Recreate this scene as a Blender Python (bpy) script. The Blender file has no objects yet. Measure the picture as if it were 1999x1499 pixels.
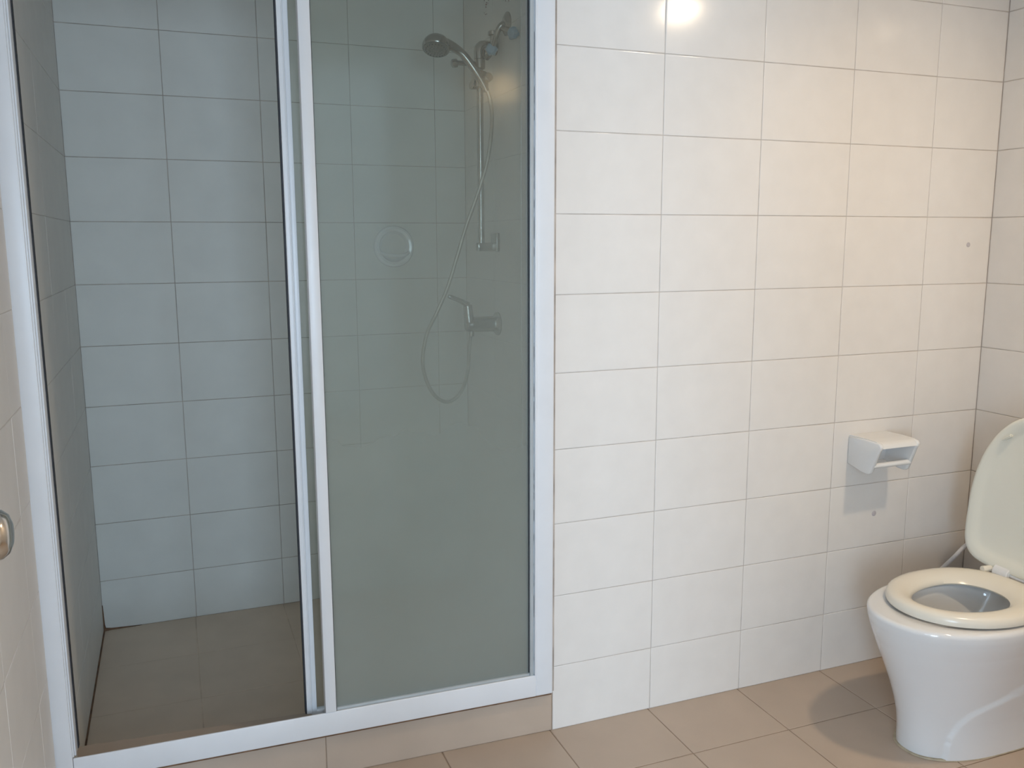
import bpy, bmesh, math, random
from mathutils import Vector, Matrix

random.seed(7)
S = bpy.context.scene
COL = S.collection
PI = math.pi

# ------------------------------------------------------------------ camera
CAM = Vector((-1.1999, -2.0143, 1.3170))
yaw, pitch, roll, FPX = 0.3703, 0.1618, -0.0034, 1705.7
cy, sy, cp, sp = math.cos(yaw), math.sin(yaw), math.cos(pitch), math.sin(pitch)
F = Vector((sy * cp, cy * cp, -sp)); R0 = Vector((cy, -sy, 0)); U0 = R0.cross(F)
R1 = R0 * math.cos(roll) + U0 * math.sin(roll); U1 = U0 * math.cos(roll) - R0 * math.sin(roll)
cam_data = bpy.data.cameras.new('camera')
cam = bpy.data.objects.new('camera', cam_data); COL.objects.link(cam)
m = Matrix.Identity(4)
for i in range(3):
    m[i][0] = R1[i]; m[i][1] = U1[i]; m[i][2] = -F[i]; m[i][3] = CAM[i]
cam.matrix_world = m
cam_data.sensor_width = 36.0
cam_data.lens = 36.0 * FPX / 1999.0
cam_data.clip_start = 0.02
S.camera = cam

# ------------------------------------------------------------------ world, lights, exposure
S.view_settings.view_transform = 'Standard'
S.view_settings.look = 'None'
S.view_settings.exposure = 0.12
S.view_settings.gamma = 1.0
S.view_settings.use_curve_mapping = False
W = bpy.data.worlds.new('daylight'); S.world = W
W.use_nodes = True
bg = W.node_tree.nodes['Background']
bg.inputs[0].default_value = (0.62, 0.80, 1.0, 1)
bg.inputs[1].default_value = 1.0

WIN_Y, WIN_Z, WIN_W, WIN_H = -4.62, 1.30, 1.15, 2.0      # unseen windows, added and weighted to shape the next room's daylight
WIN_XS = (-2.85, -1.25, 0.72)
def area(name, loc, rot, size, size_y, power, color, shape='RECTANGLE', spread=PI):
    d = bpy.data.lights.new(name, 'AREA'); d.shape = shape
    d.size = size
    if size_y: d.size_y = size_y
    d.energy = power; d.color = color; d.spread = spread
    o = bpy.data.objects.new(name, d); COL.objects.link(o)
    o.location = loc; o.rotation_euler = rot
    return o
LAMP = Vector((0.675, -1.03, 2.188))
CEIL = 2.225
for wx, power in zip(WIN_XS, (124.0, 80.0, 58.0)):
    area('window_daylight', (wx, WIN_Y - 0.12, WIN_Z), (PI / 2, 0, 0), WIN_W, WIN_H, power, (0.58, 0.78, 1.0))
area('downlight_glow', LAMP, (0, 0, 0), 0.118, None, 9.4, (1.0, 0.79, 0.55), 'DISK', math.radians(168))

# ------------------------------------------------------------------ materials
def mat(name, color, rough=0.4, metal=0.0, var=0.0, vscale=8.0, bump=0.0, bscale=60.0, spec=0.5, coat=0.0, stains=None):
    M = bpy.data.materials.new(name); M.use_nodes = True
    nt = M.node_tree; b = nt.nodes['Principled BSDF']
    b.inputs['Base Color'].default_value = (*color, 1)
    b.inputs['Roughness'].default_value = rough
    b.inputs['Metallic'].default_value = metal
    b.inputs['Specular IOR Level'].default_value = spec
    b.inputs['Coat Weight'].default_value = coat
    tc = nt.nodes.new('ShaderNodeTexCoord')
    geo = nt.nodes.new('ShaderNodeNewGeometry')
    if var > 0:
        n = nt.nodes.new('ShaderNodeTexNoise'); n.inputs['Scale'].default_value = vscale; n.inputs['Detail'].default_value = 5
        nt.links.new(geo.outputs['Position'], n.inputs['Vector'])
        r = nt.nodes.new('ShaderNodeValToRGB')
        r.color_ramp.elements[0].position = 0.3; r.color_ramp.elements[1].position = 0.7
        r.color_ramp.elements[0].color = tuple(c * (1 - var) for c in color) + (1,)
        r.color_ramp.elements[1].color = tuple(min(1, c * (1 + var)) for c in color) + (1,)
        nt.links.new(n.outputs['Fac'], r.inputs['Fac'])
        last = r.outputs['Color']
        if stains:
            scol, sscale, thr = stains
            n2 = nt.nodes.new('ShaderNodeTexNoise'); n2.inputs['Scale'].default_value = sscale; n2.inputs['Detail'].default_value = 3
            nt.links.new(geo.outputs['Position'], n2.inputs['Vector'])
            r2 = nt.nodes.new('ShaderNodeMapRange')
            r2.inputs[1].default_value = thr; r2.inputs[2].default_value = thr + 0.1
            nt.links.new(n2.outputs['Fac'], r2.inputs[0])
            mx = nt.nodes.new('ShaderNodeMixRGB'); mx.inputs[2].default_value = (*scol, 1)
            nt.links.new(r2.outputs[0], mx.inputs[0]); nt.links.new(last, mx.inputs[1])
            last = mx.outputs[0]
        nt.links.new(last, b.inputs['Base Color'])
    if bump > 0:
        n = nt.nodes.new('ShaderNodeTexNoise'); n.inputs['Scale'].default_value = bscale; n.inputs['Detail'].default_value = 4
        nt.links.new(geo.outputs['Position'], n.inputs['Vector'])
        bp = nt.nodes.new('ShaderNodeBump'); bp.inputs['Strength'].default_value = bump; bp.inputs['Distance'].default_value = 0.002
        nt.links.new(n.outputs['Fac'], bp.inputs['Height'])
        nt.links.new(bp.outputs['Normal'], b.inputs['Normal'])
    return M

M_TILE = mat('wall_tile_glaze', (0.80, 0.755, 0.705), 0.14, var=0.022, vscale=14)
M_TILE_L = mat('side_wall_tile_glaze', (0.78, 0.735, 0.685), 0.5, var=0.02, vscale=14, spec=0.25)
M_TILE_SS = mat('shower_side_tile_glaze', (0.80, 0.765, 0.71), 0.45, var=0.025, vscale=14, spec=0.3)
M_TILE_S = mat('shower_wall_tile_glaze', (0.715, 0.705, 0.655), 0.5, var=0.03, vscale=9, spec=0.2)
M_GROUT = mat('wall_grout', (0.52, 0.46, 0.41), 0.85, var=0.18, vscale=20)
M_FLOOR = mat('floor_tile_glaze', (0.50, 0.395, 0.31), 0.38, var=0.05, vscale=6, bump=0.05, bscale=90)
M_FGROUT = mat('floor_grout', (0.30, 0.22, 0.16), 0.9, var=0.2, vscale=12)
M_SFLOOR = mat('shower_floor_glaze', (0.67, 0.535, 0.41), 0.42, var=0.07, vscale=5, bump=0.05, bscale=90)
M_PGROUT = mat('pale_grout', (0.62, 0.58, 0.53), 0.85, var=0.08, vscale=14)
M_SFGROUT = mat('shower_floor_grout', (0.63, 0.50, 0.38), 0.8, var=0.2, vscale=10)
M_DIRT = mat('brown_corner_dirt', (0.16, 0.085, 0.045), 0.8, var=0.4, vscale=25)
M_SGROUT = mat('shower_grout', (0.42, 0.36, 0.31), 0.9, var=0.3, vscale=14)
M_FRAME = mat('white_powder_coat', (0.78, 0.78, 0.79), 0.32, var=0.02, vscale=10)
M_GASKET_SHADE = mat('gasket_and_shade', (0.02, 0.022, 0.03), 0.6)  # seals and nozzles, also the painted shade beside the sliding stile
M_CHANNEL = mat('grey_glazing_channel', (0.44, 0.46, 0.46), 0.3, var=0.05, vscale=12)
M_MOULD = mat('mould_spots', (0.50, 0.54, 0.57), 0.6, var=0.02, vscale=5, stains=((0.015, 0.018, 0.03), 23.0, 0.50))
M_CHROME = mat('worn_chrome', (0.40, 0.385, 0.36), 0.20, metal=1.0, var=0.08, vscale=30)
M_NICKEL = mat('satin_nickel', (0.62, 0.58, 0.53), 0.17, metal=1.0)
M_FACE = mat('shower_face_plate', (0.22, 0.21, 0.19), 0.4, metal=0.6)
M_HOSE = mat('shower_hose_metal', (0.36, 0.33, 0.28), 0.35, metal=0.6, var=0.1, vscale=40)
M_BLUE = mat('blue_plastic', (0.24, 0.38, 0.50), 0.35, var=0.1, vscale=60)
M_CERAMIC = mat('vitreous_china', (0.80, 0.80, 0.80), 0.07, coat=0.3)
M_CERWARM = mat('holder_china', (0.80, 0.79, 0.77), 0.10, coat=0.2)
M_SEAT = mat('cream_seat_plastic', (0.81, 0.76, 0.66), 0.22, var=0.02, vscale=5)
M_LID = mat('cream_lid_plastic', (0.82, 0.80, 0.70), 0.28, var=0.015, vscale=5)
M_HINGE = mat('white_hinge_plastic', (0.78, 0.78, 0.78), 0.3)
M_SILICONE = mat('aged_silicone', (0.45, 0.38, 0.27), 0.6, var=0.2, vscale=40)
M_PAINT = mat('white_paint', (0.80, 0.79, 0.77), 0.7)
M_DOOR = mat('door_paint', (0.70, 0.62, 0.52), 0.5, var=0.05, vscale=4)
M_BEDFLOOR = mat('bedroom_floor', (0.38, 0.28, 0.20), 0.45, var=0.1, vscale=3)
M_PLUG = mat('grey_wall_plug', (0.52, 0.48, 0.49), 0.6)
M_RESIDUE = mat('dark_glue_residue', (0.10, 0.07, 0.06), 0.8, var=0.4, vscale=80)
M_HOSEW = mat('white_braided_hose', (0.72, 0.70, 0.70), 0.45, var=0.06, vscale=150)

def emission(name, color, strength):
    M = bpy.data.materials.new(name); M.use_nodes = True; nt = M.node_tree
    nt.nodes.remove(nt.nodes['Principled BSDF'])
    e = nt.nodes.new('ShaderNodeEmission'); e.inputs[0].default_value = (*color, 1); e.inputs[1].default_value = strength
    nt.links.new(e.outputs[0], nt.nodes['Material Output'].inputs[0]); return M

def water_mat():
    M = mat('bowl_water', (0.55, 0.60, 0.60), 0.03)
    b = M.node_tree.nodes['Principled BSDF']
    b.inputs['Transmission Weight'].default_value = 0.6; b.inputs['IOR'].default_value = 1.33
    return M
M_WATER = water_mat()

def glass_mat(name, scum_top, scum_bot, tint):
    """clear pane with a soap-scum film that is thicker towards the bottom of the pane"""
    M = bpy.data.materials.new(name); M.use_nodes = True; nt = M.node_tree
    nt.nodes.remove(nt.nodes['Principled BSDF'])
    N = nt.nodes.new; L = nt.links.new
    out = nt.nodes['Material Output']
    geo = N('ShaderNodeNewGeometry')
    sep = N('ShaderNodeSeparateXYZ'); L(geo.outputs['Position'], sep.inputs[0])
    mr = N('ShaderNodeMapRange'); mr.interpolation_type = 'LINEAR'
    mr.inputs[1].default_value = 0.30; mr.inputs[2].default_value = 1.85
    mr.inputs[3].default_value = scum_bot; mr.inputs[4].default_value = scum_top
    L(sep.outputs['Z'], mr.inputs[0])
    nz = N('ShaderNodeTexNoise'); nz.inputs['Scale'].default_value = 3.0; nz.inputs['Detail'].default_value = 4
    L(geo.outputs['Position'], nz.inputs['Vector'])
    ad = N('ShaderNodeMath'); ad.operation = 'MULTIPLY_ADD'; ad.inputs[1].default_value = 0.10; ad.inputs[2].default_value = -0.05
    L(nz.outputs['Fac'], ad.inputs[0])
    sm = N('ShaderNodeMath'); sm.operation = 'ADD'; sm.use_clamp = True
    L(mr.outputs[0], sm.inputs[0]); L(ad.outputs[0], sm.inputs[1])
    tr = N('ShaderNodeBsdfTransparent'); tr.inputs[0].default_value = (*tint, 1)
    rf = N('ShaderNodeBsdfRefraction'); rf.inputs['IOR'].default_value = 1.02; rf.inputs['Roughness'].default_value = 0.85
    rf.inputs['Color'].default_value = (*tint, 1)
    bl = N('ShaderNodeMath'); bl.operation = 'MULTIPLY'; bl.use_clamp = True; bl.inputs[1].default_value = 0.0
    L(sm.outputs[0], bl.inputs[0])
    clear = N('ShaderNodeMixShader'); L(bl.outputs[0], clear.inputs[0]); L(tr.outputs[0], clear.inputs[1]); L(rf.outputs[0], clear.inputs[2])
    tl = N('ShaderNodeBsdfTranslucent'); tl.inputs[0].default_value = (0.84, 0.87, 0.80, 1)
    df = N('ShaderNodeBsdfDiffuse'); df.inputs[0].default_value = (0.66, 0.68, 0.62, 1)
    film = N('ShaderNodeMixShader'); film.inputs[0].default_value = 0.36
    L(tl.outputs[0], film.inputs[1]); L(df.outputs[0], film.inputs[2])
    mx = N('ShaderNodeMixShader'); L(sm.outputs[0], mx.inputs[0]); L(clear.outputs[0], mx.inputs[1]); L(film.outputs[0], mx.inputs[2])
    gl = N('ShaderNodeBsdfGlossy'); gl.inputs['Roughness'].default_value = 0.10
    fr = N('ShaderNodeFresnel'); fr.inputs['IOR'].default_value = 1.35
    mg = N('ShaderNodeMixShader'); L(fr.outputs[0], mg.inputs[0]); L(mx.outputs[0], mg.inputs[1]); L(gl.outputs[0], mg.inputs[2])
    L(mg.outputs[0], out.inputs[0])
    return M
M_GLASS = glass_mat('scummed_glass', 0.06, 0.43, (0.97, 0.978, 0.965))
M_GLASS2 = glass_mat('scummed_glass_back', 0.02, 0.04, (0.962, 0.975, 0.958))

# ------------------------------------------------------------------ mesh helpers
def box(bm, x0, x1, y0, y1, z0, z1):
    v = [bm.verts.new((x, y, z)) for z in (z0, z1) for y in (y0, y1) for x in (x0, x1)]
    f = [(0, 2, 3, 1), (4, 5, 7, 6), (0, 1, 5, 4), (2, 6, 7, 3), (0, 4, 6, 2), (1, 3, 7, 5)]
    return [bm.faces.new([v[i] for i in q]) for q in f]
def rbox(bm, x0, x1, y0, y1, z0, z1, r=0.003, seg=2):
    b = bmesh.new(); box(b, x0, x1, y0, y1, z0, z1)
    bmesh.ops.bevel(b, geom=list(b.edges), offset=r, segments=seg, profile=0.5, affect='EDGES')
    merge(bm, b)
def merge(bm, b):
    mm = {v: bm.verts.new(v.co) for v in b.verts}
    for f in b.faces:
        try: bm.faces.new([mm[v] for v in f.verts])
        except ValueError: pass
    b.free()
def frame_of(d):
    d = Vector(d).normalized()
    a = Vector((0, 0, 1)) if abs(d.z) < 0.9 else Vector((1, 0, 0))
    u = d.cross(a).normalized(); return u, d.cross(u).normalized(), d
def lathe(bm, origin, axis, prof, seg=24, squash=1.0):
    """prof: list of (distance along axis, radius)"""
    u, v, d = frame_of(axis); o = Vector(origin); rings = []
    for (h, r) in prof:
        c = o + d * h
        if r < 1e-6: rings.append([bm.verts.new(c)])
        else: rings.append([bm.verts.new(c + (u * math.cos(2 * PI * k / seg) + v * squash * math.sin(2 * PI * k / seg)) * r) for k in range(seg)])
    for a, b in zip(rings, rings[1:]):
        for k in range(seg):
            k2 = (k + 1) % seg
            if len(a) == 1 and len(b) == 1: continue
            if len(a) == 1: bm.faces.new((a[0], b[k], b[k2]))
            elif len(b) == 1: bm.faces.new((a[k], b[0], a[k2]))
            else: bm.faces.new((a[k], b[k], b[k2], a[k2]))
    for rg, fl in ((rings[0], False), (rings[-1], True)):
        if len(rg) > 2: bm.faces.new(rg if fl else rg[::-1])
def cyl(bm, a, b, r, r2=None, seg=20, bev=0.0):
    a, b = Vector(a), Vector(b); L = (b - a).length; r2 = r if r2 is None else r2
    if bev: prof = [(0, r - bev), (bev, r), (L - bev, r2), (L, r2 - bev)]
    else: prof = [(0, r), (L, r2)]
    lathe(bm, a, b - a, prof, seg)
def spline(pts, n=8):
    P = [Vector(p) for p in pts]; P = [P[0] * 2 - P[1]] + P + [P[-1] * 2 - P[-2]]; out = []
    for i in range(1, len(P) - 2):
        for k in range(n):
            t = k / n; a, b, c, d = P[i - 1:i + 3]
            out.append(0.5 * ((2 * b) + (c - a) * t + (2 * a - 5 * b + 4 * c - d) * t * t + (3 * b - a - 3 * c + d) * t ** 3))
    out.append(P[-2]); return out
def tube(bm, pts, r, seg=12, radii=None):
    rings = []; u = None
    for i, p in enumerate(pts):
        d = (pts[min(i + 1, len(pts) - 1)] - pts[max(i - 1, 0)]).normalized()
        if u is None: u = frame_of(d)[0]
        u = (u - d * u.dot(d)).normalized(); v = d.cross(u)
        rr = radii[i] if radii else r
        rings.append([bm.verts.new(p + (u * math.cos(2 * PI * k / seg) + v * math.sin(2 * PI * k / seg)) * rr) for k in range(seg)])
    for a, b in zip(rings, rings[1:]):
        for k in range(seg):
            bm.faces.new((a[k], a[(k + 1) % seg], b[(k + 1) % seg], b[k]))
    bm.faces.new(rings[0][::-1]); bm.faces.new(rings[-1])
def obj(name, bm, m, parent=None, smooth=False, kind=None, label=None, angle=35):
    bmesh.ops.recalc_face_normals(bm, faces=list(bm.faces))
    me = bpy.data.meshes.new(name); bm.to_mesh(me); bm.free()
    me.materials.append(m)
    if smooth:
        for p in me.polygons: p.use_smooth = True
        try: me.set_sharp_from_angle(angle=math.radians(angle))
        except Exception: pass
    o = bpy.data.objects.new(name, me); COL.objects.link(o)
    if parent: o.parent = parent
    if kind: o['kind'] = kind
    if label: o['label'] = label
    return o
def thing(name, label, cat, loc=(0, 0, 0), rotz=0, group=None):
    o = bpy.data.objects.new(name, None); COL.objects.link(o)
    o.empty_display_size = 0.05
    o.location = loc; o.rotation_euler = (0, 0, rotz)
    o['label'] = label; o['category'] = cat
    if group: o['group'] = group
    return o
def new(): return bmesh.new()
def struct_boxes(name, boxes, m, label=None):
    bm = new()
    for b in boxes: box(bm, *b)
    return obj(name, bm, m, kind='structure', label=label)

# ------------------------------------------------------------------ tiles
_tiles = {}
def tile_mesh(w, h, m, name):
    key = (round(w, 4), round(h, 4), m.name)
    if key in _tiles: return _tiles[key]
    me = bpy.data.meshes.new(name)
    V = []
    e, d = 0.0016, 0.0008
    for (ins, z) in ((0, -0.005), (0, -d), (e * 0.35, -d * 0.3), (e, 0), (e * 2.0, 0)):
        V += [(ins, ins, z), (w - ins, ins, z), (w - ins, h - ins, z), (ins, h - ins, z)]
    Fc = [(3, 2, 1, 0)]
    for l in range(4):
        for k in range(4):
            k2 = (k + 1) % 4; Fc.append((4 * l + k, 4 * l + k2, 4 * l + 4 + k2, 4 * l + 4 + k))
    Fc.append((16, 17, 18, 19))
    me.from_pydata(V, [], Fc); me.materials.append(m)
    for p in me.polygons: p.use_smooth = 0 < p.index < len(Fc)
    try: me.set_sharp_from_angle(angle=math.radians(50))
    except Exception: pass
    _tiles[key] = me; return me
def tiles(parent, name, origin, u, v, us, vs, m, gap=0.0018, tilt=0.0005):
    """origin + a*u + b*v; the face of the tiles looks along u x v"""
    u, v = Vector(u), Vector(v); n = u.cross(v); o = Vector(origin)
    for j in range(len(vs) - 1):
        for i in range(len(us) - 1):
            w, h = us[i + 1] - us[i] - gap, vs[j + 1] - vs[j] - gap
            if w < 0.004 or h < 0.004: continue
            t = bpy.data.objects.new(name, tile_mesh(w, h, m, name)); COL.objects.link(t)
            t.parent = parent
            q = o + u * (us[i] + gap / 2) + v * (vs[j] + gap / 2) + n * random.uniform(-0.0002, 0.0002)
            M = Matrix.Identity(4)
            for k in range(3): M[k][0] = u[k]; M[k][1] = v[k]; M[k][2] = n[k]; M[k][3] = q[k]
            c = Matrix.Translation((w / 2, h / 2, 0))
            M = M @ c @ Matrix.Rotation(random.gauss(0, tilt), 4, 'X') @ Matrix.Rotation(random.gauss(0, tilt), 4, 'Y') @ c.inverted()
            t.matrix_local = M
def seq(a, b, first, step):
    s = [a]; x = first
    while x < b - 0.004:
        if x > a + 0.004: s.append(x)
        x += step
    s.append(b); return s

XR, XL, D = 1.168, -1.503, 1.115       # right wall, left wall, rear wall of the shower
XSL, XSR = -1.485, -0.166              # shower side walls
YE = -1.90                             # entrance wall
Z1, TH, TW = 0.1838, 0.20, 0.3026
ZS = 0.009
GR = 0.0013                            # recess of the joints
rows = seq(0.0, CEIL, Z1, TH)
rows_s = seq(ZS, CEIL, Z1, TH)

# structure: the grout faces sit just behind the tile faces
w = struct_boxes('wall_rear', [(-0.303, XR + 0.10, GR, 0.10, 0, CEIL)], M_GROUT, 'cream tiled wall beside the shower')
tiles(w, 'wall_tile', (0, 0, 0), (1, 0, 0), (0, 0, 1), [-0.303, 0.0, TW, 2 * TW, 3 * TW, XR], rows, M_TILE)
bm = new(); lathe(bm, (0.777, 0.001, 0.486), (0, -1, 0), [(0, 0.0085), (0.0018, 0.0085), (0.003, 0.006), (0.0022, 0.0)], 14)
obj('wall_plug', bm, M_PLUG, w, True)
bm = new(); lathe(bm, (1.079, 0.001, 1.302), (0, -1, 0), [(0, 0.0075), (0.0018, 0.0075), (0.003, 0.005), (0.0022, 0.0)], 14)
obj('wall_plug', bm, M_PLUG, w, True)

w = struct_boxes('wall_right', [(XR + GR, XR + 0.10, YE - 0.1, GR, 0, CEIL)], M_GROUT, 'cream tiled wall behind the toilet')
tiles(w, 'wall_tile', (XR, 0, 0), (0, -1, 0), (0, 0, 1), seq(0, -YE, TW, TW), rows, M_TILE)

w = struct_boxes('wall_left', [(XL - 0.10, XL - GR, YE - 0.1, 0.02, 0, CEIL)], M_PGROUT, 'cream tiled wall left of the shower frame')
tiles(w, 'wall_tile', (XL, YE, 0), (0, 1, 0), (0, 0, 1), seq(0, -YE + 0.01, -YE - 0.42 - 4 * TW, TW), rows, M_TILE_L, gap=0.0016, tilt=0.0)

w = struct_boxes('wall_shower_rear', [(XSL - 0.10, XSR + 0.10, D + GR, D + 0.10, -0.02, CEIL)], M_SGROUT, 'cream tiled back wall of the shower')
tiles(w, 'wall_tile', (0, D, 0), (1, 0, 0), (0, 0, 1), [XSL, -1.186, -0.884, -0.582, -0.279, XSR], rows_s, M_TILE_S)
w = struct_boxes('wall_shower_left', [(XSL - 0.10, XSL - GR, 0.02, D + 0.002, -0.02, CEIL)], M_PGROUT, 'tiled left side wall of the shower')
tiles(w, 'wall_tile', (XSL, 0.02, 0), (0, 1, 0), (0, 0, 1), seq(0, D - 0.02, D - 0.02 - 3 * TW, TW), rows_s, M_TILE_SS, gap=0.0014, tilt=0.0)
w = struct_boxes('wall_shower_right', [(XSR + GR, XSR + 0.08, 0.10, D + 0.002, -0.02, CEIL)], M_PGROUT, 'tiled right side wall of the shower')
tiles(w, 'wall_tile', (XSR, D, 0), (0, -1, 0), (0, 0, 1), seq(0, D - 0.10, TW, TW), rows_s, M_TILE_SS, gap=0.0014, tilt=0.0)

# floors
w = struct_boxes('floor', [(XL - 0.1, XR + 0.1, YE - 0.1, 0.12, -0.08, -GR)], M_FGROUT, 'beige tiled bathroom floor')
tiles(w, 'floor_tile', (0, 0, 0), (1, 0, 0), (0, 1, 0), seq(XL, XR, -0.006 - 5 * 0.3037, 0.3037),
      seq(YE, 0.03, -0.235 - 6 * 0.3, 0.3), M_FLOOR, gap=0.003)
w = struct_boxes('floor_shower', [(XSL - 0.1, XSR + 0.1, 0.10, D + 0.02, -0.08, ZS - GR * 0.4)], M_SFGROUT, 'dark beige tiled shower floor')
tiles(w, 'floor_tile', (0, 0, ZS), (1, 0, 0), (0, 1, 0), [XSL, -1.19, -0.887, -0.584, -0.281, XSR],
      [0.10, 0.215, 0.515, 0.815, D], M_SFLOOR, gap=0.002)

bm = new()
tube(bm, [Vector((XSL + 0.001, 0.20, ZS + 0.001)), Vector((XSL + 0.001, 0.7, ZS + 0.001)), Vector((XSL + 0.001, D - 0.002, ZS + 0.001))], 0.0035, 8)
tube(bm, [Vector((XSL, D, ZS)), Vector((XSL + 0.001, D - 0.001, ZS + 0.02)), Vector((XSL + 0.001, D - 0.001, ZS + 0.09))], 0.004, 8, [0.009, 0.004, 0.0015])
tube(bm, [Vector((XSL, D - 0.001, ZS + 0.001)), Vector((XSL + 0.025, D - 0.001, ZS + 0.001)), Vector((XSL + 0.12, D - 0.001, ZS))], 0.004, 8, [0.009, 0.0045, 0.001])
obj('corner_dirt', bm, M_DIRT, w, True, kind='stuff')

# curb under the shower frame (turned a little against the wall)
ENC_ROT = -0.027
ENC = Vector((-0.311, -0.020, 0))
bm = new()
CB = [(-1.202, 0.0222), (0.008, 0.0222), (0.008, 0.092), (-1.202, 0.163)]
c0 = [bm.verts.new((x, y, 0.0)) for x, y in CB]; c1 = [bm.verts.new((x, y, 0.1165)) for x, y in CB]
bm.faces.new(c0[::-1]); bm.faces.new(c1)
for k in range(4): bm.faces.new((c0[k], c0[(k + 1) % 4], c1[(k + 1) % 4], c1[k]))
curb = obj('trim_1', bm, M_FGROUT, kind='structure', label='beige tiled curb under the shower frame')
curb.location = ENC; curb.rotation_euler = (0, 0, ENC_ROT)
CT = [-1.197, -0.600, 0.006]
tiles(curb, 'curb_tile', (0, 0.021, 0), (1, 0, 0), (0, 0, 1), CT, [0.0, 0.1165], M_FLOOR, gap=0.0022)
def top_y(x): return 0.092 + (0.008 - x) * (0.071 / 1.21)
for x0, x1 in ((-1.200, -0.601), (-0.599, 0.006)):
    bm = new()
    q = [(x0, 0.0225), (x1, 0.0225), (x1, top_y(x1)), (x0, top_y(x0))]
    lo = [bm.verts.new((x, y, 0.1155)) for x, y in q]; hi = [bm.verts.new((x, y, 0.118)) for x, y in q]
    bm.faces.new(lo[::-1]); bm.faces.new(hi)
    for k in range(4): bm.faces.new((lo[k], lo[(k + 1) % 4], hi[(k + 1) % 4], hi[k]))
    obj('curb_tile', bm, M_FLOOR, curb)

struct_boxes('ceiling', [(XL - 0.1, LAMP.x - 0.11, YE - 0.1, D + 0.1, CEIL, CEIL + 0.12),
                         (LAMP.x + 0.11, XR + 0.1, YE - 0.1, D + 0.1, CEIL, CEIL + 0.12),
                         (LAMP.x - 0.11, LAMP.x + 0.11, YE - 0.1, LAMP.y - 0.11, CEIL, CEIL + 0.12),
                         (LAMP.x - 0.11, LAMP.x + 0.11, LAMP.y + 0.11, D + 0.1, CEIL, CEIL + 0.12)], M_PAINT, 'white ceiling')
# entrance wall with its doorway, where the camera stands
DX0, DX1, DZ = -1.42, -0.38, 2.06
struct_boxes('wall_entrance', [(XL - 0.1, DX0, YE - 0.1, YE, 0, CEIL), (DX1, XR + 0.1, YE - 0.1, YE, 0, CEIL),
                               (DX0, DX1, YE - 0.1, YE, DZ, CEIL)], M_PAINT, 'white wall with the doorway')
# adjoining room that the daylight comes through
BX0, BX1, BY, BZ = -3.75, 1.6, WIN_Y, 2.6
wz0, wz1 = WIN_Z - WIN_H / 2, WIN_Z + WIN_H / 2
we = [x + d for x in WIN_XS for d in (-WIN_W / 2, WIN_W / 2)]
struct_boxes('floor_bedroom', [(BX0, BX1, BY, YE - 0.1, -0.08, -0.004)], M_BEDFLOOR, 'brown floor of the next room')
struct_boxes('ceiling_bedroom', [(BX0, BX1, BY, YE - 0.1, BZ, BZ + 0.1)], M_PAINT, 'white ceiling of the next room')
struct_boxes('wall_bedroom_left', [(BX0 - 0.1, BX0, BY - 0.1, YE - 0.1, 0, BZ)], M_PAINT, 'left wall of the next room')
struct_boxes('wall_bedroom_right', [(BX1, BX1 + 0.1, BY - 0.1, YE - 0.1, 0, BZ)], M_PAINT, 'right wall of the next room')
struct_boxes('wall_bedroom_near', [(BX0, XL - 0.1, YE - 0.2, YE - 0.1, 0, BZ), (XR + 0.1, BX1, YE - 0.2, YE - 0.1, 0, BZ),
                                   (XL - 0.1, XR + 0.1, YE - 0.1, YE, CEIL + 0.12, BZ)], M_PAINT, 'near wall of the next room')
far = [(BX0, we[0], BY - 0.1, BY, 0, BZ), (we[1], we[2], BY - 0.1, BY, 0, BZ), (we[3], we[4], BY - 0.1, BY, 0, BZ), (we[5], BX1, BY - 0.1, BY, 0, BZ)]
for k in (0, 2, 4):
    far += [(we[k], we[k + 1], BY - 0.1, BY, 0, wz0), (we[k], we[k + 1], BY - 0.1, BY, wz1, BZ)]
struct_boxes('wall_bedroom_far', far, M_PAINT, 'window wall of the next room')
for k, x in enumerate(WIN_XS):
    x0, x1 = x - WIN_W / 2, x + WIN_W / 2
    struct_boxes('window_%d' % (k + 1), [(x0, x0 + 0.05, BY - 0.08, BY - 0.02, wz0, wz1), (x1 - 0.05, x1, BY - 0.08, BY - 0.02, wz0, wz1),
                 (x0 + 0.05, x1 - 0.05, BY - 0.08, BY - 0.02, wz0, wz0 + 0.05), (x0 + 0.05, x1 - 0.05, BY - 0.08, BY - 0.02, wz1 - 0.05, wz1)],
                 M_FRAME, 'white frame of an unseen window added to shape the daylight')

# entrance door, swung open along the left wall; only its knob reaches into the picture
door = struct_boxes('door_1', [(-1.4785, -1.4385, YE + 0.02, -0.952, 0.01, 2.03)], M_DOOR, 'beige door swung open against the left wall')
bm = new()
lathe(bm, (-1.4390, -1.016, 1.020), (1, 0, 0), [(0, 0.031), (0.004, 0.031), (0.008, 0.026), (0.010, 0.012), (0.026, 0.0105),
      (0.031, 0.016), (0.036, 0.023), (0.044, 0.0268), (0.053, 0.0275), (0.061, 0.0255), (0.067, 0.0205), (0.070, 0.013), (0.071, 0.0)], 36)
obj('door_knob', bm, M_NICKEL, door, True, label='round satin nickel door knob', angle=50)

# recessed downlight
t = thing('ceiling_downlight', 'round recessed ceiling downlight above the toilet, mirrored bright in the tiles', 'light', LAMP)
bm = new()
lathe(bm, (0, 0, CEIL - LAMP.z + 0.001), (0, 0, -1), [(0.0, 0.104), (0.0, 0.155), (0.004, 0.155), (0.008, 0.145), (0.006, 0.112), (0.0, 0.104)], 40)
obj('trim_ring', bm, M_FRAME, t, True)
bm = new()
lathe(bm, (0, 0, 0.06), (0, 0, -1), [(0.0, 0.0), (0.0, 0.104), (0.028, 0.106), (0.028, 0.103), (0.004, 0.100), (0.004, 0.0)], 40)
obj('reflector', bm, M_NICKEL, t, True)

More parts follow.
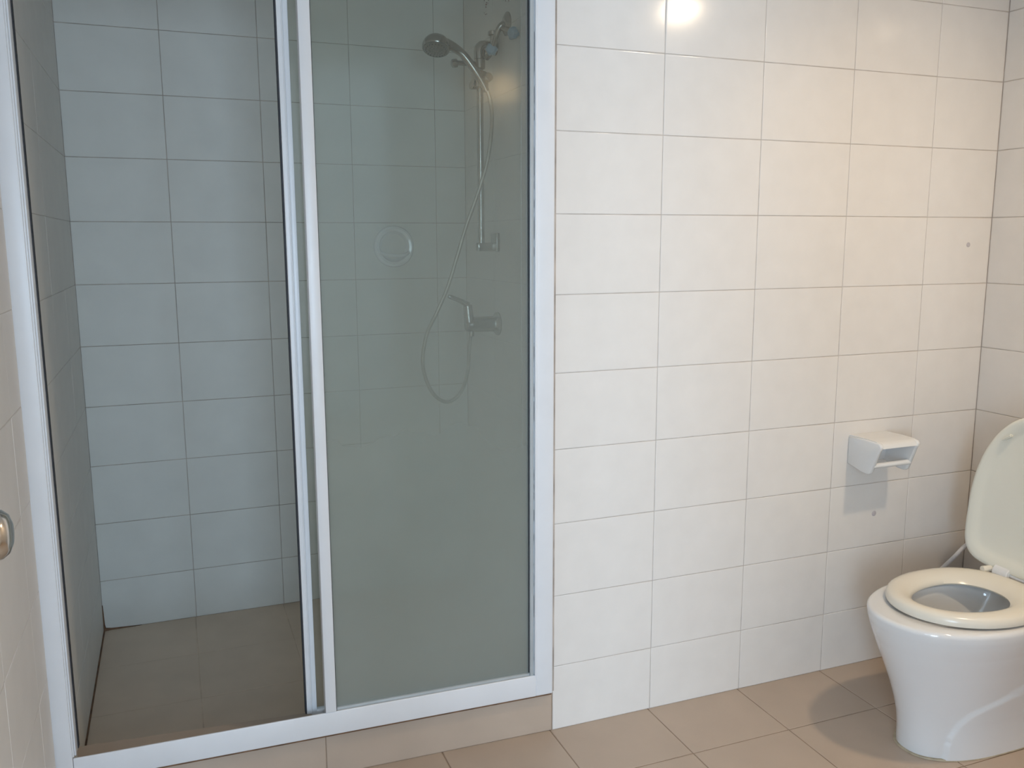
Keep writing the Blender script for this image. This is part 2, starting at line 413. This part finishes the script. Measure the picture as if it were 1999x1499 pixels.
# small wall lamp on the entrance wall, mirrored faintly in the shower glass
t = thing('wall_lamp', 'small warm wall lamp on the entrance wall, mirrored faintly in the shower glass', 'lamp', (0.14, YE, 1.955))
bm = new(); rbox(bm, -0.045, 0.045, 0.0, 0.012, -0.01, 0.075, 0.003)
obj('back_plate', bm, M_NICKEL, t, True)
bm = new(); cyl(bm, (0, 0.010, 0.03), (0, 0.075, 0.03), 0.008, seg=14)
obj('arm', bm, M_NICKEL, t, True)
bm = new(); lathe(bm, (0, 0.085, -0.005), (0, 0, 1), [(0, 0.074), (0.085, 0.050), (0.085, 0.046), (0.004, 0.070), (0, 0.074)], 28)
obj('shade', bm, emission('lit_lamp_shade', (1.0, 0.70, 0.38), 6.0), t, True)

# ------------------------------------------------------------------ shower frame
ZB, ZT = 0.119, 2.08
fr = thing('shower_screen', 'white metal shower screen frame with a fixed cloudy glass pane on the curb', 'shower screen', ENC, ENC_ROT)
bm = new()                                             # left jamb with an inner lip
rbox(bm, -1.204, -1.1585, 0.0, 0.070, ZB, ZT, 0.003)
rbox(bm, -1.1595, -1.1555, 0.004, 0.066, ZB + 0.062, ZT, 0.001)
rbox(bm, -1.1555, -1.1520, 0.010, 0.060, ZB + 0.062, ZT, 0.001)
obj('jamb', bm, M_FRAME, fr, True)
bm = new(); rbox(bm, -1.1522, -1.1500, 0.040, 0.056, ZB + 0.062, ZT, 0.0005)
obj('jamb_seal', bm, M_GASKET_SHADE, fr)
bm = new()                                             # right post, slightly stepped
rbox(bm, -0.049, 0.0, 0.0, 0.070, ZB, ZT, 0.004, 3)
rbox(bm, -0.052, -0.046, -0.0015, 0.068, ZB + 0.060, ZT, 0.0015)
obj('post', bm, M_FRAME, fr, True)
bm = new(); rbox(bm, 0.0, 0.008, 0.012, 0.060, ZB, ZT, 0.001)
obj('post_joint', bm, M_SGROUT, fr)
bm = new()                                             # bottom rail with raised track
rbox(bm, -1.158, -0.047, 0.001, 0.0065, ZB, 0.179, 0.0022, 3)
rbox(bm, -1.158, -0.047, 0.005, 0.064, ZB, 0.124, 0.001)
rbox(bm, -1.158, -0.047, 0.030, 0.034, 0.123, 0.156, 0.001)
rbox(bm, -1.158, -0.047, 0.060, 0.064, 0.123, 0.134, 0.001)
obj('bottom_rail', bm, M_FRAME, fr, True)
bm = new(); rbox(bm, -1.158, -0.003, 0.003, 0.020, 0.1150, 0.1195, 0.0005)
obj('rail_seal', bm, M_DIRT, fr)
bm = new(); rbox(bm, -1.156, -0.047, 0.0, 0.070, 2.02, ZT, 0.004, 3)
obj('head_rail', bm, M_FRAME, fr, True)
bm = new()                                             # stile of the fixed pane
rbox(bm, -0.600, -0.5735, 0.0075, 0.028, 0.130, 2.022, 0.0025)
rbox(bm, -0.600, -0.5735, -0.001, 0.012, 0.1795, 2.022, 0.0025)
obj('stile', bm, M_FRAME, fr, True)
bm = new(); rbox(bm, -0.5735, -0.5715, 0.008, 0.022, 0.182, 2.022, 0.0005)
obj('stile_seal', bm, M_GASKET_SHADE, fr)
bm = new(); rbox(bm, -0.5715, -0.062, 0.0075, 0.022, 0.126, 0.1850, 0.0015)
obj('sill_bead', bm, M_CHANNEL, fr, True)
bm = new(); rbox(bm, -0.064, -0.0535, 0.003, 0.024, 0.178, 2.022, 0.0015)
obj('glazing_channel', bm, M_CHANNEL, fr, True)
bm = new(); rbox(bm, -0.0535, -0.0490, 0.006, 0.022, 0.178, 2.022, 0.0005)
obj('mouldy_seal', bm, M_MOULD, fr, label='grey seal speckled with black mould')
bm = new(); rbox(bm, -0.0655, -0.064, 0.008, 0.020, 0.186, 2.022, 0.0004)
obj('pane_seal', bm, M_GASKET_SHADE, fr)
bm = new(); box(bm, -0.574, -0.063, 0.0125, 0.0165, 0.184, 2.024)
pane = obj('pane', bm, M_GLASS, fr, label='clear at the top, clouded by soap scum towards the bottom')
# dark flecks of a peeled sticker near the top of the pane
bm = new()
rnd = random.Random(3)
def fleck(px, pz, r):
    n = 7; vs = []
    for k in range(n):
        a = 2 * PI * k / n; q = r * rnd.uniform(0.5, 1.2)
        vs.append((px + math.cos(a) * q, pz + math.sin(a) * q * 1.3))
    f0 = [bm.verts.new((a, 0.0126, b)) for a, b in vs]; f1 = [bm.verts.new((a, 0.0119, b)) for a, b in vs]
    bm.faces.new(f1)
    for k in range(n): bm.faces.new((f0[k], f0[(k + 1) % n], f1[(k + 1) % n], f1[k]))
for (fx, fz, r) in [(-.169, 1.857, .0022), (-.170, 1.852, .0014), (-.168, 1.862, .0012), (-.174, 1.866, .0013), (-.175, 1.872, .0012), (-.173, 1.878, .001),
                    (-.164, 1.868, .0012), (-.163, 1.874, .0012), (-.165, 1.861, .001), (-.171, 1.836, .0012), (-.174, 1.839, .001), (-.168, 1.837, .0009),
                    (-.122, 1.870, .0015), (-.126, 1.872, .0012), (-.114, 1.871, .0014), (-.111, 1.874, .0012), (-.117, 1.880, .001),
                    (-.162, 1.88, .001), (-.166, 1.884, .0011)]:
    fleck(fx, fz, r)
o = obj('sticker_residue', bm, M_RESIDUE, pane, kind='stuff')

sd = thing('sliding_shower_door', 'sliding glass shower door with white stile, pushed open behind the fixed pane', 'shower door', ENC, ENC_ROT)
bm = new()
rbox(bm, -0.641, -0.6275, 0.0365, 0.058, 0.164, 2.02, 0.002)
rbox(bm, -0.628, -0.616, 0.0395, 0.056, 0.164, 2.02, 0.002)
rbox(bm, -0.631, -0.6285, 0.0345, 0.038, 0.164, 2.02, 0.001)
obj('stile', bm, M_FRAME, sd, True)
bm = new(); rbox(bm, -0.6445, -0.641, 0.040, 0.057, 0.164, 2.02, 0.0008)
obj('gap_shade', bm, M_GASKET_SHADE, sd)  # dark strip standing in for the shadow gap beside the stile
bm = new(); rbox(bm, -0.6275, -0.070, 0.040, 0.057, 0.136, 0.170, 0.0015)
obj('bottom_rail', bm, M_FRAME, sd, True)
bm = new(); box(bm, -0.617, -0.070, 0.0465, 0.0505, 0.168, 2.02)
obj('pane', bm, M_GLASS2, sd)

# ------------------------------------------------------------------ shower fittings
RX, RY = -0.222, 0.785
rail = thing('shower_rail', 'vertical chrome shower rail on the shower side wall, behind the glass', 'shower rail', (XSR, RY, 1.283))
def L3(x, y, z): return (x - XSR, y - RY, z - 1.283)
bm = new(); cyl(bm, L3(RX, RY, 1.285), L3(RX, RY, 1.925), 0.0110, seg=20, bev=0.002)
obj('rail', bm, M_CHROME, rail, True)
bm = new()                                             # lower bracket: plate on the wall and an arm
rbox(bm, -0.012, 0.0, -0.030, 0.030, 0.0, 0.062, 0.003)
rbox(bm, RX - XSR - 0.015, -0.006, -0.014, 0.014, 0.002, 0.030, 0.004)
obj('lower_bracket', bm, M_CHROME, rail, True)
bm = new()                                             # upper elbow to the wall
tube(bm, spline([L3(RX, RY, 1.90), L3(RX, RY, 1.925), L3(RX + 0.006, RY, 1.937), L3(RX + 0.018, RY, 1.940), L3(-0.168, RY, 1.940)], 5), 0.0185, 18)
lathe(bm, L3(XSR, RY, 1.940), (-1, 0, 0), [(0, 0.026), (0.004, 0.026), (0.010, 0.019), (0.014, 0.014)], 24)
obj('upper_bracket', bm, M_CHROME, rail, True)
bm = new()                                             # slider clamp with clamping knob and cross pin
lathe(bm, L3(RX, RY, 1.808), (0, 0, 1), [(0, 0.022), (0.004, 0.028), (0.046, 0.028), (0.052, 0.022)], 22)
cyl(bm, L3(RX + 0.006, RY - 0.010, 1.828), L3(RX + 0.014, RY - 0.055, 1.838), 0.012, 0.014, 18, 0.002)
cyl(bm, L3(RX - 0.030, RY - 0.005, 1.822), L3(RX - 0.012, RY - 0.002, 1.815), 0.019, 0.013, 18, 0.003)
obj('slider', bm, M_CHROME, rail, True)
bm = new(); lathe(bm, L3(RX, RY, 1.868), (0, 0, 1), [(0, 0.014), (0.003, 0.018), (0.030, 0.018), (0.034, 0.014)], 22)
cyl(bm, L3(RX - 0.018, RY, 1.884), L3(RX - 0.078, RY + 0.004, 1.884), 0.008, 0.0075, 14, 0.001)
lathe(bm, L3(RX - 0.074, RY + 0.004, 1.884), (-1, 0, -0.2), [(0, 0.008), (0.003, 0.014), (0.016, 0.014), (0.020, 0.010)], 16)
obj('clamp', bm, M_CHROME, rail, True)

hs = thing('hand_shower', 'chrome hand shower on its slider, hose looping down behind the glass', 'hand shower', (RX, RY - 0.02, 1.81))
def H3(x, y, z): return Vector((x - RX, y - RY + 0.02, z - 1.81))
HY = RY - 0.035
hp = spline([H3(-0.211, HY, 1.795), H3(-0.232, HY, 1.832), H3(-0.262, HY, 1.872), H3(-0.292, HY, 1.905), H3(-0.320, HY, 1.922), H3(-0.347, HY, 1.932)], 6)
bm = new(); tube(bm, hp, 0.012, 16, [0.0095 + 0.0035 * min(1, i / 8) + (0.004 * max(0, (i - 20) / 10)) for i in range(len(hp))])
obj('handle', bm, M_CHROME, hs, True)
ax = Vector((-0.18, -0.34, -0.92)).normalized()
hc = H3(-0.377, HY, 1.927)
bm = new(); lathe(bm, hc - ax * 0.030, ax, [(0, 0.0), (0.0, 0.010), (0.006, 0.024), (0.014, 0.034), (0.024, 0.041), (0.034, 0.0445), (0.044, 0.0445), (0.048, 0.042)], 36)
obj('spray_head', bm, M_CHROME, hs, True)
bm = new(); lathe(bm, hc + ax * 0.018, ax, [(0, 0.040), (0.002, 0.040), (0.003, 0.026), (0.0045, 0.024), (0.0045, 0.0)], 36)
face = obj('spray_face', bm, M_FACE, hs, True)
bm = new()
u, v, d = frame_of(ax)
for ring, cnt in ((0.012, 8), (0.021, 14), (0.032, 20)):
    for k in range(cnt):
        a = 2 * PI * k / cnt; c = hc + ax * 0.0205 + (u * math.cos(a) + v * math.sin(a)) * ring
        lathe(bm, c, ax, [(0, 0.0016), (0.003, 0.0011), (0.003, 0)], 6)
obj('nozzles', bm, M_GASKET_SHADE, face, kind='stuff')
hose_pts = [(-0.209, HY, 1.798), (-0.199, HY, 1.765), (-0.195, HY - .004, 1.72), (-0.201, HY - .012, 1.66), (-0.216, HY - .012, 1.57), (-0.247, HY - .005, 1.47), (-0.285, HY, 1.369), (-0.318, HY, 1.27),
            (-0.352, HY, 1.17), (-0.392, HY, 1.085), (-0.423, HY + .01, 1.018), (-0.439, HY + .01, 0.933), (-0.431, HY + .01, 0.872), (-0.409, HY + .01, 0.822),
            (-0.379, HY + .015, 0.792), (-0.347, HY + .02, 0.783), (-0.314, HY + .02, 0.803), (-0.292, HY + .02, 0.840), (-0.278, HY + .02, 0.895), (-0.272, HY + .025, 0.955), (-0.262, HY + .03, 1.022)]
bm = new(); tube(bm, spline([H3(*p) for p in hose_pts], 6), 0.0062, 10)
obj('hose', bm, M_HOSE, hs, True)

mx = thing('shower_mixer', 'chrome lever mixer tap low on the shower side wall, blurred by cloudy glass', 'tap', (XSR, 0.78, 1.04))
bm = new(); lathe(bm, (0, 0, 0), (-1, 0, 0.0), [(0, 0.040), (0.004, 0.040), (0.012, 0.030), (0.020, 0.026), (0.092, 0.026), (0.100, 0.024), (0.112, 0.022), (0.116, 0.018)], 30)
obj('body', bm, M_CHROME, mx, True)
bm = new(); cyl(bm, (-0.104, -0.004, 0.005), (-0.110, -0.004, 0.068), 0.017, 0.015, 20, 0.003)
obj('cartridge', bm, M_CHROME, mx, True)
bm = new(); tube(bm, spline([Vector((-0.108, -0.004, 0.066)), Vector((-0.128, -0.004, 0.078)), Vector((-0.150, -0.004, 0.088)), Vector((-0.176, -0.004, 0.098))], 4), 0.007, 12,
                 [0.011, 0.0105, 0.010, 0.0095, 0.009, 0.0085, 0.008, 0.0078, 0.0076, 0.0074, 0.0074, 0.0078, 0.006])
obj('lever', bm, M_CHROME, mx, True)
bm = new(); cyl(bm, (-0.096, 0.0, -0.018), (-0.096, 0.0, -0.040), 0.011, 0.009, 16, 0.001)
obj('outlet', bm, M_CHROME, mx, True)

pv = thing('pipe_valve', 'exposed chrome pipe with blue stop valve handles, high beside the shower rail', 'valve', (XSR, 0.70, 1.96))
def V3(x, y, z): return Vector((x - XSR, y - 0.70, z - 1.96))
bm = new(); lathe(bm, V3(XSR, 0.68, 1.990), (-1, 0, 0), [(0, 0.036), (0.003, 0.036), (0.010, 0.024), (0.014, 0.014)], 28)
obj('wall_flange', bm, M_CHROME, pv, True)
bm = new(); tube(bm, spline([V3(-0.170, 0.68, 1.990), V3(-0.186, 0.68, 1.984), V3(-0.196, 0.69, 1.965), V3(-0.200, 0.708, 1.935), V3(-0.203, 0.735, 1.910), V3(-0.206, 0.760, 1.900)], 6), 0.009, 14)
obj('curved_pipe', bm, M_CHROME, pv, True)
bm = new(); cyl(bm, V3(-0.186, 0.755, 1.930), V3(-0.186, 0.755, 1.972), 0.010, 0.010, 16, 0.001)
lathe(bm, V3(-0.186, 0.755, 1.968), (0, 0, 1), [(0, 0.010), (0.002, 0.0165), (0.012, 0.0165), (0.015, 0.013)], 16)
obj('valve_stem', bm, M_CHROME, pv, True)
def handle(c, axis, lab):
    b = new(); lathe(b, V3(*c), axis, [(0, 0.007), (0.008, 0.008), (0.010, 0.016), (0.024, 0.0175), (0.030, 0.012), (0.031, 0.0)], 12)
    for k in range(6):
        uu, vv, dd = frame_of(axis); a = 2 * PI * k / 6
        p = V3(*c) + Vector(axis).normalized() * 0.011 + (uu * math.cos(a) + vv * math.sin(a)) * 0.0155
        lathe(b, p, axis, [(0, 0.003), (0.002, 0.0045), (0.012, 0.0045), (0.014, 0.003)], 8)
    return obj('valve_handle', b, M_BLUE, pv, True, label=lab)
handle((-0.196, 0.735, 1.918), (-0.5, -1, 0.0), 'blue ribbed valve handle')
handle((-0.168, 0.585, 1.940), (-1, -0.2, 0.0), 'blue ribbed valve handle')
bm = new(); cyl(bm, V3(-0.186, 0.755, 1.938), V3(-0.192, 0.735, 1.925), 0.008, 0.008, 12)
obj('valve_neck', bm, M_CHROME, pv, True)
bm = new(); cyl(bm, V3(-0.186, 0.68, 1.975), V3(-0.172, 0.590, 1.943), 0.007, 0.007, 12)
obj('valve_neck', bm, M_CHROME, pv, True)

so = thing('soap_dish', 'round white soap dish set into the tiled back wall, blurred by cloudy glass', 'soap dish', (-0.442, D, 1.300))
bm = new(); lathe(bm, (0, 0, 0), (0, -1, 0), [(0, 0.073), (0.006, 0.074), (0.013, 0.071), (0.017, 0.064), (0.015, 0.055), (0.004, 0.050), (-0.006, 0.036), (-0.008, 0.0)], 40)
obj('dish', bm, M_CERAMIC, so, True)
bm = new()
tube(bm, spline([Vector((-0.052, -0.014, -0.022)), Vector((-0.030, -0.034, -0.030)), Vector((0, -0.040, -0.032)), Vector((0.030, -0.034, -0.030)), Vector((0.052, -0.014, -0.022))], 6), 0.006, 10)
obj('lip', bm, M_CERAMIC, so, True)

# ------------------------------------------------------------------ toilet paper holder
ph = thing('toilet_paper_holder', 'white ceramic toilet paper holder, empty, on the tiled wall left of the toilet', 'paper holder', (0.735, 0, 0.69))
PX0, PX1 = -0.075, 0.074
# hood: top and back in one bent shell with rounded side cheeks
def cheek_outline(n=6):
    """(y, z) outline of a cheek, rounded at the free corners, back edge on the wall"""
    P = [(0.0, 0.050), (0.0, -0.034)]
    P += [(-0.060 + 0.0 * k, -0.047) for k in range(1)]
    c = (-0.080, -0.030)
    P += [(c[0] + 0.019 * math.cos(a), c[1] + 0.018 * math.sin(a)) for a in [PI * 1.5 - 0.25 * PI * k / 3 * 1.35 for k in range(0, 4)]]
    P += [(-0.122, 0.028)]
    c = (-0.117, 0.040)
    P += [(c[0] + 0.012 * math.cos(a), c[1] + 0.012 * math.sin(a)) for a in (PI * 1.08, PI * 0.9, PI * 0.72, PI * 0.55)]
    P += [(-0.07, 0.053)]
    return P
CO = cheek_outline()
def prism(bm, pts, x0, x1):
    a = [bm.verts.new((x0, y, z)) for y, z in pts]; b = [bm.verts.new((x1, y, z)) for y, z in pts]
    bm.faces.new(a); bm.faces.new(b[::-1])
    for k in range(len(pts)):
        k2 = (k + 1) % len(pts); bm.faces.new((a[k], b[k], b[k2], a[k2]))
bm = new()
T = 0.013
b = new(); prism(b, CO, PX0, PX0 + T); bmesh.ops.recalc_face_normals(b, faces=list(b.faces))
bmesh.ops.bevel(b, geom=[e for e in b.edges if abs(e.verts[0].co.x - e.verts[1].co.x) < 1e-6], offset=0.004, segments=2, profile=0.5, affect='EDGES'); merge(bm, b)
b = new(); prism(b, CO, PX1 - T, PX1); bmesh.ops.recalc_face_normals(b, faces=list(b.faces))
bmesh.ops.bevel(b, geom=[e for e in b.edges if abs(e.verts[0].co.x - e.verts[1].co.x) < 1e-6], offset=0.004, segments=2, profile=0.5, affect='EDGES'); merge(bm, b)
top = [(0.0, 0.0535), (-0.07, 0.0545), (-0.108, 0.0535), (-0.1195, 0.0500), (-0.1265, 0.0440), (-0.1285, 0.0365), (-0.121, 0.036), (-0.114, 0.041), (-0.07, 0.0425), (-0.012, 0.040), (-0.010, -0.030), (0.0, -0.034)]
b = new(); prism(b, top, PX0 + 0.004, PX1 - 0.004); merge(bm, b)
obj('hood', bm, M_CERWARM, ph, True, angle=48)
bm = new(); cyl(bm, (PX0 + 0.006, -0.096, -0.020), (PX1 - 0.006, -0.096, -0.020), 0.0085, seg=18)
obj('roller', bm, M_CERWARM, ph, True)

# ------------------------------------------------------------------ toilet
TY = -0.422
to = thing('toilet', 'white ceramic toilet with cream seat down and cream lid up, against the right wall', 'toilet', (0.807, TY, 0))
def egg(xf, xw, xb, hw, n=96, pb=2.6, pf=2.0):
    """closed outline, front tip at xf, widest at xw, back at xb (x relative to world, y relative to axis)"""
    pts = []
    for k in range(n):
        a = 2 * PI * k / n; c, s = math.cos(a), math.sin(a)
        if c < 0: p, ax_ = pf, xw - xf
        else: p, ax_ = pb, xb - xw
        x = xw + ax_ * math.copysign(abs(c) ** (2 / p), c)
        y = hw * math.copysign(abs(s) ** (2 / p), s)
        pts.append((x, y))
    return pts
def loft(bm, rings, cap0=True, cap1=True):
    R = [[bm.verts.new(p) for p in r] for r in rings]
    n = len(R[0])
    for a, b in zip(R, R[1:]):
        for k in range(n):
            k2 = (k + 1) % n; bm.faces.new((a[k], a[k2], b[k2], b[k]))
    if cap0: bm.faces.new(R[0][::-1])
    if cap1: bm.faces.new(R[-1])
    return R
def interp(keys, z):
    for a, b in zip(keys, keys[1:]):
        if a[0] <= z <= b[0]:
            t = (z - a[0]) / (b[0] - a[0])
            return [p + (q - p) * t for p, q in zip(a, b)]
    return keys[-1]
def smooth_interp(keys, z):
    i = max(k for k in range(len(keys)) if keys[k][0] <= z + 1e-9); i = min(i, len(keys) - 2)
    P = [keys[max(0, i - 1)], keys[i], keys[i + 1], keys[min(len(keys) - 1, i + 2)]]
    t = (z - P[1][0]) / (P[2][0] - P[1][0]); out = []
    for a, b, c, d in zip(*P):
        out.append(0.5 * ((2 * b) + (c - a) * t + (2 * a - 5 * b + 4 * c - d) * t * t + (3 * b - a - 3 * c + d) * t ** 3))
    return out
RZ = 0.380
#        z     xf     xw     xb    hw    pb    pf
BODY = [(0.000, 0.512, 0.740, 1.10, 0.104, 3.0, 2.3), (0.015, 0.511, 0.740, 1.10, 0.104, 3.0, 2.3), (0.055, 0.508, 0.740, 1.10, 0.105, 3.0, 2.25),
        (0.105, 0.499, 0.735, 1.10, 0.110, 3.0, 2.2), (0.175, 0.478, 0.72, 1.10, 0.125, 2.8, 2.15), (0.240, 0.452, 0.705, 1.08, 0.143, 2.8, 2.1),
        (0.300, 0.429, 0.695, 1.06, 0.163, 2.7, 2.1), (0.345, 0.415, 0.685, 1.06, 0.178, 2.6, 2.1), (0.370, 0.411, 0.680, 1.06, 0.182, 2.6, 2.1)]
RIDGE = [(0.565, 0.0), (0.572, 0.065), (0.588, 0.105), (0.615, 0.133), (0.65, 0.150), (0.70, 0.167), (0.75, 0.184), (0.79, 0.203), (0.88, 0.225), (0.96, 0.25), (1.05, 0.265), (1.2, 0.27)]
def ridge_z(x):
    if x <= RIDGE[0][0]: return -1
    return interp(RIDGE, x)[1]
rings = []
nz = 84
for j in range(nz + 1):
    z = 0.370 * j / nz
    _, xf, xw, xb, hw, pb, pf = smooth_interp(BODY, z)
    r = []
    for (x, y) in egg(xf, xw, xb, hw, 200, pb, pf):
        if x > 0.560:
            d = ridge_z(x) - z
            if x < 0.64: d = min(d, (x - 0.563) * 1.0 + 0.002)
            s = max(0.0, min(1.0, (d + 0.006) / 0.012)); s = s * s * (3 - 2 * s)
            y += math.copysign(0.0075 * s * min(1, abs(y) / 0.05), y)
        r.append((x - 0.80, y, z))
    rings.append(r)
def eggr(z, xf, xw, xb, hw, n=200, pb=2.6, pf=2.1): return [(x - 0.80, y, z) for x, y in egg(xf, xw, xb, hw, n, pb, pf)]
rings.append(eggr(0.3755, 0.4125, 0.68, 1.058, 0.1805))
rings.append(eggr(0.3790, 0.4165, 0.68, 1.054, 0.1765))
rings.append(eggr(0.3800, 0.4220, 0.68, 1.050, 0.1710))
rings.append(eggr(0.3800, 0.5020, 0.68, 0.860, 0.112, pb=2.1))
rings.append(eggr(0.3760, 0.5070, 0.68, 0.855, 0.107, pb=2.1))
rings.append(eggr(0.3500, 0.5050, 0.68, 0.850, 0.108, pb=2.1))
rings.append(eggr(0.3000, 0.5300, 0.68, 0.820, 0.100, pb=2.0))
rings.append(eggr(0.2400, 0.5750, 0.69, 0.790, 0.082, pb=2.0))
rings.append(eggr(0.1900, 0.6150, 0.69, 0.760, 0.060, pb=2.0))
rings.append(eggr(0.1600, 0.6500, 0.69, 0.730, 0.032, pb=2.0))
bm = new(); loft(bm, rings)
obj('bowl', bm, M_CERAMIC, to, True, angle=60)
bm = new(); loft(bm, [eggr(z, 0.582 - dx, 0.69, 0.788 + dx, 0.080 + dx, 64, 2.0, 2.0) for z, dx in ((0.250, 0.001), (0.262, 0.008))])
obj('bowl_water', bm, M_WATER, to)
bm = new(); loft(bm, [eggr(z, xf, 0.74, 1.103, hw, 120, 3.0, 2.3) for z, xf, hw in ((0.0005, 0.5055, 0.113), (0.004, 0.507, 0.1105))])
obj('base_sealant', bm, M_SILICONE, to)

# seat ring
def ring_section(of, ob, ohw, inf, inb, ihw, prof):
    """prof: list of (t, z), t = 0 outer edge, 1 inner edge"""
    rr = []
    for t, z in prof:
        f = of + (inf - of) * t; bk = ob + (inb - ob) * t; hw = ohw + (ihw - ohw) * t
        rr.append(eggr(z, f, 0.685, bk, hw, 128, 2.5 - 0.4 * t, 2.05))
    return rr
SX0, SX1, SHW = 0.472, 0.882, 0.168
prof = [(0.02, 0.3855), (-0.004, 0.389), (-0.004, 0.396), (0.03, 0.4035), (0.12, 0.409), (0.30, 0.412), (0.50, 0.411), (0.72, 0.407), (0.90, 0.400), (1.0, 0.391), (0.98, 0.387)]
rr = ring_section(SX0, SX1, SHW, 0.530, 0.790, 0.096, prof)
bm = new(); R = loft(bm, rr, False, False)
for k in range(len(R[0])):
    k2 = (k + 1) % len(R[0]); bm.faces.new((R[-1][k], R[-1][k2], R[0][k2], R[0][k]))
obj('seat', bm, M_SEAT, to, True, label='cream plastic seat ring, lowered', angle=60)

# lid, raised and leaning back
HX, HZ = 0.882, 0.410
lean = math.radians(5.0)
def lidpt(a, y, t):
    """a along the lid from the hinge, y across, t towards the camera side (thickness)"""
    return (HX + a * math.sin(lean) - t * math.cos(lean) - 0.80, y, HZ + a * math.cos(lean) + t * math.sin(lean))
def lid_outline(s, n=128):
    L0, L1, hw = 0.005, 0.446, 0.190
    cx = 0.165
    pts = []
    for k in range(n):
        a = 2 * PI * k / n; c, q = math.cos(a), math.sin(a)
        if c > 0: p, al = 2.1, L1 - cx
        else: p, al = 5.0, cx - L0
        al = al - s; h = hw - s
        pts.append((cx + al * math.copysign(abs(c) ** (2 / p), c), h * math.copysign(abs(q) ** (2 / p), q)))
    return pts
def lr(s, t): return [lidpt(a, y, t) for a, y in lid_outline(s)]
bm = new(); loft(bm, [lr(0.05, -0.012), lr(0.012, -0.010), lr(0.003, -0.005), lr(0.0, 0.0), lr(0.0, 0.006), lr(0.003, 0.009), lr(0.010, 0.0095), lr(0.024, 0.007), lr(0.032, 0.002), lr(0.045, -0.001), lr(0.09, -0.002)])
lid = obj('lid', bm, M_LID, to, True, label='cream plastic lid, raised', angle=60)
bm = new()
for yy in (0.098, -0.098):
    b = new(); box(b, -0.004, 0.004, -0.016, 0.016, -0.006, 0.006)
    bmesh.ops.bevel(b, geom=list(b.edges), offset=0.0025, segments=2, affect='EDGES')
    for v_ in b.verts:
        a_, y_, t_ = v_.co.x, v_.co.y, v_.co.z
        ang = -0.62 if yy > 0 else 0.62
        y2 = y_ * math.cos(ang) - a_ * math.sin(ang); a2 = y_ * math.sin(ang) + a_ * math.cos(ang)
        v_.co = Vector(lidpt(0.372 + a2, yy + y2, 0.008 + t_))
    if yy > 0: obj('buffer', b, M_LID, lid, True)
    else: obj('buffer', b, M_LID, lid, True)
bm.free()
for sgn in (1, -1):
    b = new()
    cyl(b, (HX - 0.80, sgn * 0.030, HZ + 0.001), (HX - 0.80, sgn * 0.076, HZ + 0.002), 0.0195, seg=22, bev=0.002)
    rbox(b, HX - 0.80 - 0.012, HX - 0.80 + 0.014, sgn * 0.056 - 0.022, sgn * 0.056 + 0.022, 0.3795, HZ, 0.003)
    h = obj('hinge', b, M_HINGE, to, True)
    b = new()
    tube(b, spline([Vector((HX - 0.80 + 0.0, sgn * 0.087, HZ + 0.004)), Vector((HX - 0.80 - 0.012, sgn * 0.089, HZ + 0.004)), Vector((HX - 0.80 - 0.035, sgn * 0.092, HZ + 0.004))], 4), 0.0085, 10)
    cyl(b, (HX - 0.80, sgn * 0.076, HZ + 0.002), (HX - 0.80, sgn * 0.096, HZ + 0.002), 0.0115, seg=18, bev=0.002)
    rbox(b, HX - 0.80 - 0.006, HX - 0.80 + 0.008, sgn * 0.089 - 0.008, sgn * 0.089 + 0.008, HZ, HZ + 0.020, 0.003)
    obj('hinge_arm', b, M_SEAT, to, True)
b = new(); cyl(b, (HX - 0.80, -0.030, HZ + 0.001), (HX - 0.80, 0.030, HZ + 0.001), 0.006, seg=14)
obj('hinge_pin', b, M_HINGE, to, True)
# cistern
bm = new()
def rrect(x0, x1, hw, z, r, n=10):
    pts = []
    for (cx_, cy_, a0) in ((x1 - r, hw - r, 0), (x0 + r, hw - r, PI / 2), (x0 + r, -hw + r, PI), (x1 - r, -hw + r, 1.5 * PI)):
        for k in range(n + 1):
            a = a0 + PI / 2 * k / n; pts.append((cx_ + r * math.cos(a) - 0.80, cy_ + r * math.sin(a), z))
    return pts
loft(bm, [rrect(1.000, 1.160, 0.150, 0.378, 0.04), rrect(0.988, 1.160, 0.168, 0.44, 0.035), rrect(0.978, 1.162, 0.176, 0.56, 0.03), rrect(0.972, 1.162, 0.180, 0.715, 0.03)])
obj('cistern', bm, M_CERAMIC, to, True, angle=50)
bm = new()
loft(bm, [rrect(0.966, 1.163, 0.186, 0.716, 0.03), rrect(0.962, 1.164, 0.190, 0.722, 0.03), rrect(0.962, 1.164, 0.190, 0.740, 0.03), rrect(0.966, 1.163, 0.186, 0.748, 0.03), rrect(0.98, 1.155, 0.17, 0.752, 0.03)])
cl = obj('cistern_lid', bm, M_CERAMIC, to, True, angle=50)
bm = new(); lathe(bm, (1.065 - 0.80, 0, 0.752), (0, 0, 1), [(0, 0.024), (0.004, 0.024), (0.006, 0.020), (0.006, 0)], 24)
obj('flush_button', bm, M_CHROME, cl, True)

# supply hose to the cistern
sh = thing('water_supply_hose', 'white water supply hose slanting up the wall behind the toilet seat', 'hose', (0.93, 0, 0.21))
bm = new(); lathe(bm, (0, 0, 0), (0, -1, 0), [(0, 0.026), (0.004, 0.026), (0.009, 0.016), (0.012, 0.011), (0.040, 0.011), (0.042, 0.008)], 22)
obj('stop_valve', bm, M_CHROME, sh, True)
bm = new(); tube(bm, spline([Vector((0.0, -0.036, 0.004)), Vector((0.008, -0.062, 0.040)), Vector((0.030, -0.085, 0.085)), Vector((0.080, -0.098, 0.134)), Vector((0.128, -0.108, 0.178)), Vector((0.165, -0.150, 0.212)), Vector((0.168, -0.215, 0.220)), Vector((0.160, -0.255, 0.208))], 6), 0.0065, 12)
obj('hose', bm, M_HOSEW, sh, True)
